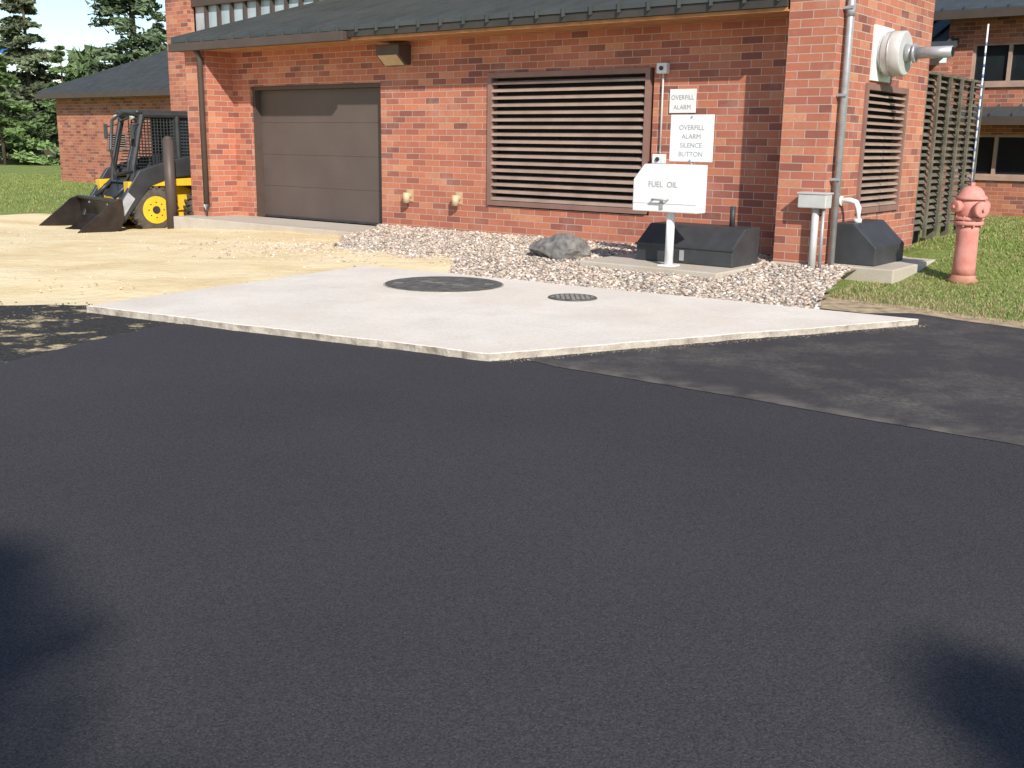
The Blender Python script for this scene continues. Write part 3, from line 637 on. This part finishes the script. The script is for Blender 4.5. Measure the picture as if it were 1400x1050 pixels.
# ---------- grass blades
def grass(name,x,y,h,w,dry):
    n=len(x); z=T(x,y); th=rng.uniform(0,6.28,n); dx,dy=np.cos(th)*w,np.sin(th)*w; lean=rng.normal(0,.5,(n,2))*h[:,None]
    V=np.zeros((n,3,3)); V[:,0]=np.stack([x-dx,y-dy,z],1); V[:,1]=np.stack([x+dx,y+dy,z],1); V[:,2]=np.stack([x+lean[:,0],y+lean[:,1],z+h],1)
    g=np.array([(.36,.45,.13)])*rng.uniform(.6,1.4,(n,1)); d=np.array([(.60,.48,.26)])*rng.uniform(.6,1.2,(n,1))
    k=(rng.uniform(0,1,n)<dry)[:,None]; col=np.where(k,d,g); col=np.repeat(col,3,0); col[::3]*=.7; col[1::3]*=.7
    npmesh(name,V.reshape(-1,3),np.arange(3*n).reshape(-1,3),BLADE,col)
n=200000
x=rng.uniform(2.8,17,n); y=rng.uniform(6,27,n); dx,dy=x-P0[0],y-P0[1]; lx=dx*ca+dy*sa; ly=-dx*sa+dy*ca
LP=[(3.3,11.35),(3.95,10.6),(4.75,9.65),(9,4.8),(17,4.8),(17,27),(11,27),(6.5,16.5),(4.45,14.1),(4.25,13.0)]
m=inpoly(x,y,LP)&~((lx<1.55)&(ly>.05)&(ly<2.3))&~((lx<.7)&(ly>-.1)&(ly<7))&(x/y<.62)
x,y=x[m],y[m]; dist=np.minimum(1,np.maximum(0,((x-4.0)*.75+(y-10.6)*.66)/2.6)); 
pr=.97-.72*dist+.28*np.sin(x*2.3+y)*np.sin(y*2.1-x*.7); 
grass('grass',x,y,rng.uniform(.02,.045,len(x)),.004+.0004*y,pr)
n=50000; x=rng.uniform(-26,-8.5,n); y=rng.uniform(23.6,46,n); m=(x/y>-.56)&(y>23.7+np.clip((x+11.5)/6,0,1)*3); x,y=x[m],y[m]
grass('grass',x,y,rng.uniform(.03,.06,len(x)),.012+0*y,np.full(len(x),.15))
# ---------- trees
def conifer(name,x,y,H,R,z0=0,tone=(.085,.12,.06),n=9000,low=.06,leaf=.28,col=False):
    e=root(name,x,y,z0)
    tube('trunk',[(0,0,-.3),(0,0,H*.5),(0,0,H*.97)],[H*.018,H*.011,.02],BARK,e,8)
    nb=int(H*9) if not col else int(H*40); hh=low+(1-low)*rng.uniform(0,1,nb)**1.1; az=rng.uniform(0,6.28,nb)
    if col: rad=R*np.minimum(1,((1-hh)*H*.8))**.5*rng.uniform(.7,1.08,nb)
    else: rad=R*((1-hh)**.85+.03)*rng.uniform(.65,1.15,nb)*(1+.18*np.sin(az*3+1))
    paths=[]; V=[];cc=[]
    per=max(6,n//nb)
    for i in range(nb):
        z=hh[i]*H; r=rad[i]; dr=np.array([math.cos(az[i]),math.sin(az[i])]); droop=(.1 if col else -.18)*r
        if i%3==0: paths.append([(0,0,z),(dr[0]*r*.9,dr[1]*r*.9,z+droop*.8)])
        t=rng.uniform(.15,1,per)**.7; s=rng.normal(0,1,(per,3))*np.array([.13,.13,.07])*r*.9*(1.1-t[:,None]*.4)
        P=np.stack([dr[0]*r*t,dr[1]*r*t,z+droop*t**1.5+.06*r*t],1)+s
        sz=leaf*rng.uniform(.5,1.2,per)
        a=rng.normal(0,1,(per,3)); a/=np.linalg.norm(a,axis=1)[:,None]; b2=rng.normal(0,1,(per,3)); b2-=a*(a*b2).sum(1)[:,None]; b2/=np.linalg.norm(b2,axis=1)[:,None]
        a[:,2]*=.5
        tri=np.stack([P-a*sz[:,None]*.5-b2*sz[:,None]*.16,P-a*sz[:,None]*.5+b2*sz[:,None]*.16,P+a*sz[:,None]*.6],1); V.append(tri.reshape(-1,3))
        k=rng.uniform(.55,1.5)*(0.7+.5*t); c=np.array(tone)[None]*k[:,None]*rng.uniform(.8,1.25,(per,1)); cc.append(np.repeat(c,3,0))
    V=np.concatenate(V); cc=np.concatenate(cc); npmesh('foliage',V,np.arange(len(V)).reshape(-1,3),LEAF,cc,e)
    tubes('branches',paths,.015+(.01*R/3 if not col else -.005),BARK,e,4)
conifer('spruce_tree',-23.5,68,17,4.2,n=18000,leaf=.6,tone=(.10,.135,.075))
conifer('spruce_tree',-31.0,70,12.6,3.5,n=15000,leaf=.6,tone=(.135,.16,.09))
conifer('spruce_tree',-26.6,82,10.5,3.2,n=9000,leaf=.65,tone=(.12,.16,.095))
conifer('pine_tree',-28.3,60,6.2,2.6,n=8000,leaf=.5,tone=(.13,.19,.07))
conifer('pine_tree',-26.0,63,6.6,2.4,n=7000,leaf=.5,tone=(.12,.17,.07))
conifer('pine_tree',-19,72,12,3.2,n=8000,leaf=.6)
V=[];cc=[]
for i in range(60):
    x0=-75+i*2.4+random.uniform(-1,1); y0=98+random.uniform(-6,10); H=random.uniform(6.0,9)
    n=1500; th=rng.uniform(0,6.28,n); u=rng.uniform(0,1,n); r=rng.uniform(.3,1,n)**.5*2.6*(1-u**2*.75); P=np.stack([x0+r*np.cos(th),y0+r*np.sin(th),u*H],1)
    a=rng.normal(0,.5,(n,3)); b2=rng.normal(0,.35,(n,3)); V.append(np.stack([P-a,P+a,P+b2],1).reshape(-1,3)); k=rng.uniform(.5,1.5,(n,1))*(.6+.6*u[:,None]); cc.append(np.repeat(np.array([(.12,.17,.075)])*k,3,0))
V=np.concatenate(V); npmesh('distant_trees',V,np.arange(len(V)).reshape(-1,3),LEAF,np.concatenate(cc))
EL=math.radians(34); AZ=math.radians(286); sv=Vector((math.cos(AZ)*math.cos(EL),math.sin(AZ)*math.cos(EL),math.sin(EL)))
def shadetree(tx,ty,H,R):
    d=H/math.tan(EL); conifer('arborvitae',tx+d*math.cos(AZ),ty+d*math.sin(AZ),H,R,n=42000,leaf=.15,low=.03,col=True)
shadetree(-2.12,3.9,13,.86); shadetree(1.38,3.15,12.5,.66)
# ---------- far brick fence & water tower
e=root('brick_fence',-31,62,0)
boxes('piers',[(i*2.6,i*2.6+.5,0,.5,-.2,1.25) for i in range(7)],BR2,e)
boxes('rails',[(i*2.6+.5,i*2.6+2.6,.15,.35,-.2,.95) for i in range(6)],BROWN,e)
e=root('water_tower',-42.0,88,0)
lathe('tank',[(.4,6.9),(1.3,7.2),(1.75,7.8),(1.7,8.3),(1.0,8.8),(.2,9.0)],BLUE,e,24); lathe('column',[(.6,0),(.35,1),(.3,7.0)],WHITE,e,16); lathe('band',[(1.76,7.7),(1.78,7.8),(1.77,7.9)],WHITE,e,24)
# ---------- light, sky, camera
w=bpy.data.worlds.new('World'); bpy.context.scene.world=w; w.use_nodes=True; nt=w.node_tree
sky=nt.nodes.new('ShaderNodeTexSky'); sky.sky_type='NISHITA'; sky.sun_disc=False; sky.sun_elevation=EL; sky.sun_rotation=math.atan2(sv.x,sv.y); sky.air_density=1.0; sky.dust_density=.3; sky.ozone_density=1.5
nt.links.new(sky.outputs[0],nt.nodes['Background'].inputs[0]); nt.nodes['Background'].inputs[1].default_value=.15
sd=bpy.data.lights.new('sun','SUN'); sd.energy=5; sd.angle=math.radians(.6); sd.color=(1,.95,.87); so=bpy.data.objects.new('sun',sd); C.objects.link(so); so.rotation_euler=sv.to_track_quat('Z','Y').to_euler()
cd=bpy.data.cameras.new('camera'); co=bpy.data.objects.new('camera',cd); C.objects.link(co); bpy.context.scene.camera=co
cd.sensor_width=36; cd.lens=36*1450/1400; cd.clip_end=3000; cd.clip_start=.05
p=math.atan(330/1450); r=.014
fwd=Vector((0,math.cos(p),-math.sin(p))); up=Vector((0,math.sin(p),math.cos(p))); rt=Vector((1,0,0))
R=rt*math.cos(r)+up*math.sin(r); U=up*math.cos(r)-rt*math.sin(r)
M=Matrix((( R.x,U.x,-fwd.x,0),(R.y,U.y,-fwd.y,0),(R.z,U.z,-fwd.z,1.6),(0,0,0,1))); co.matrix_world=M
vs=bpy.context.scene.view_settings; vs.view_transform='Standard'; vs.look='None'; vs.exposure=0
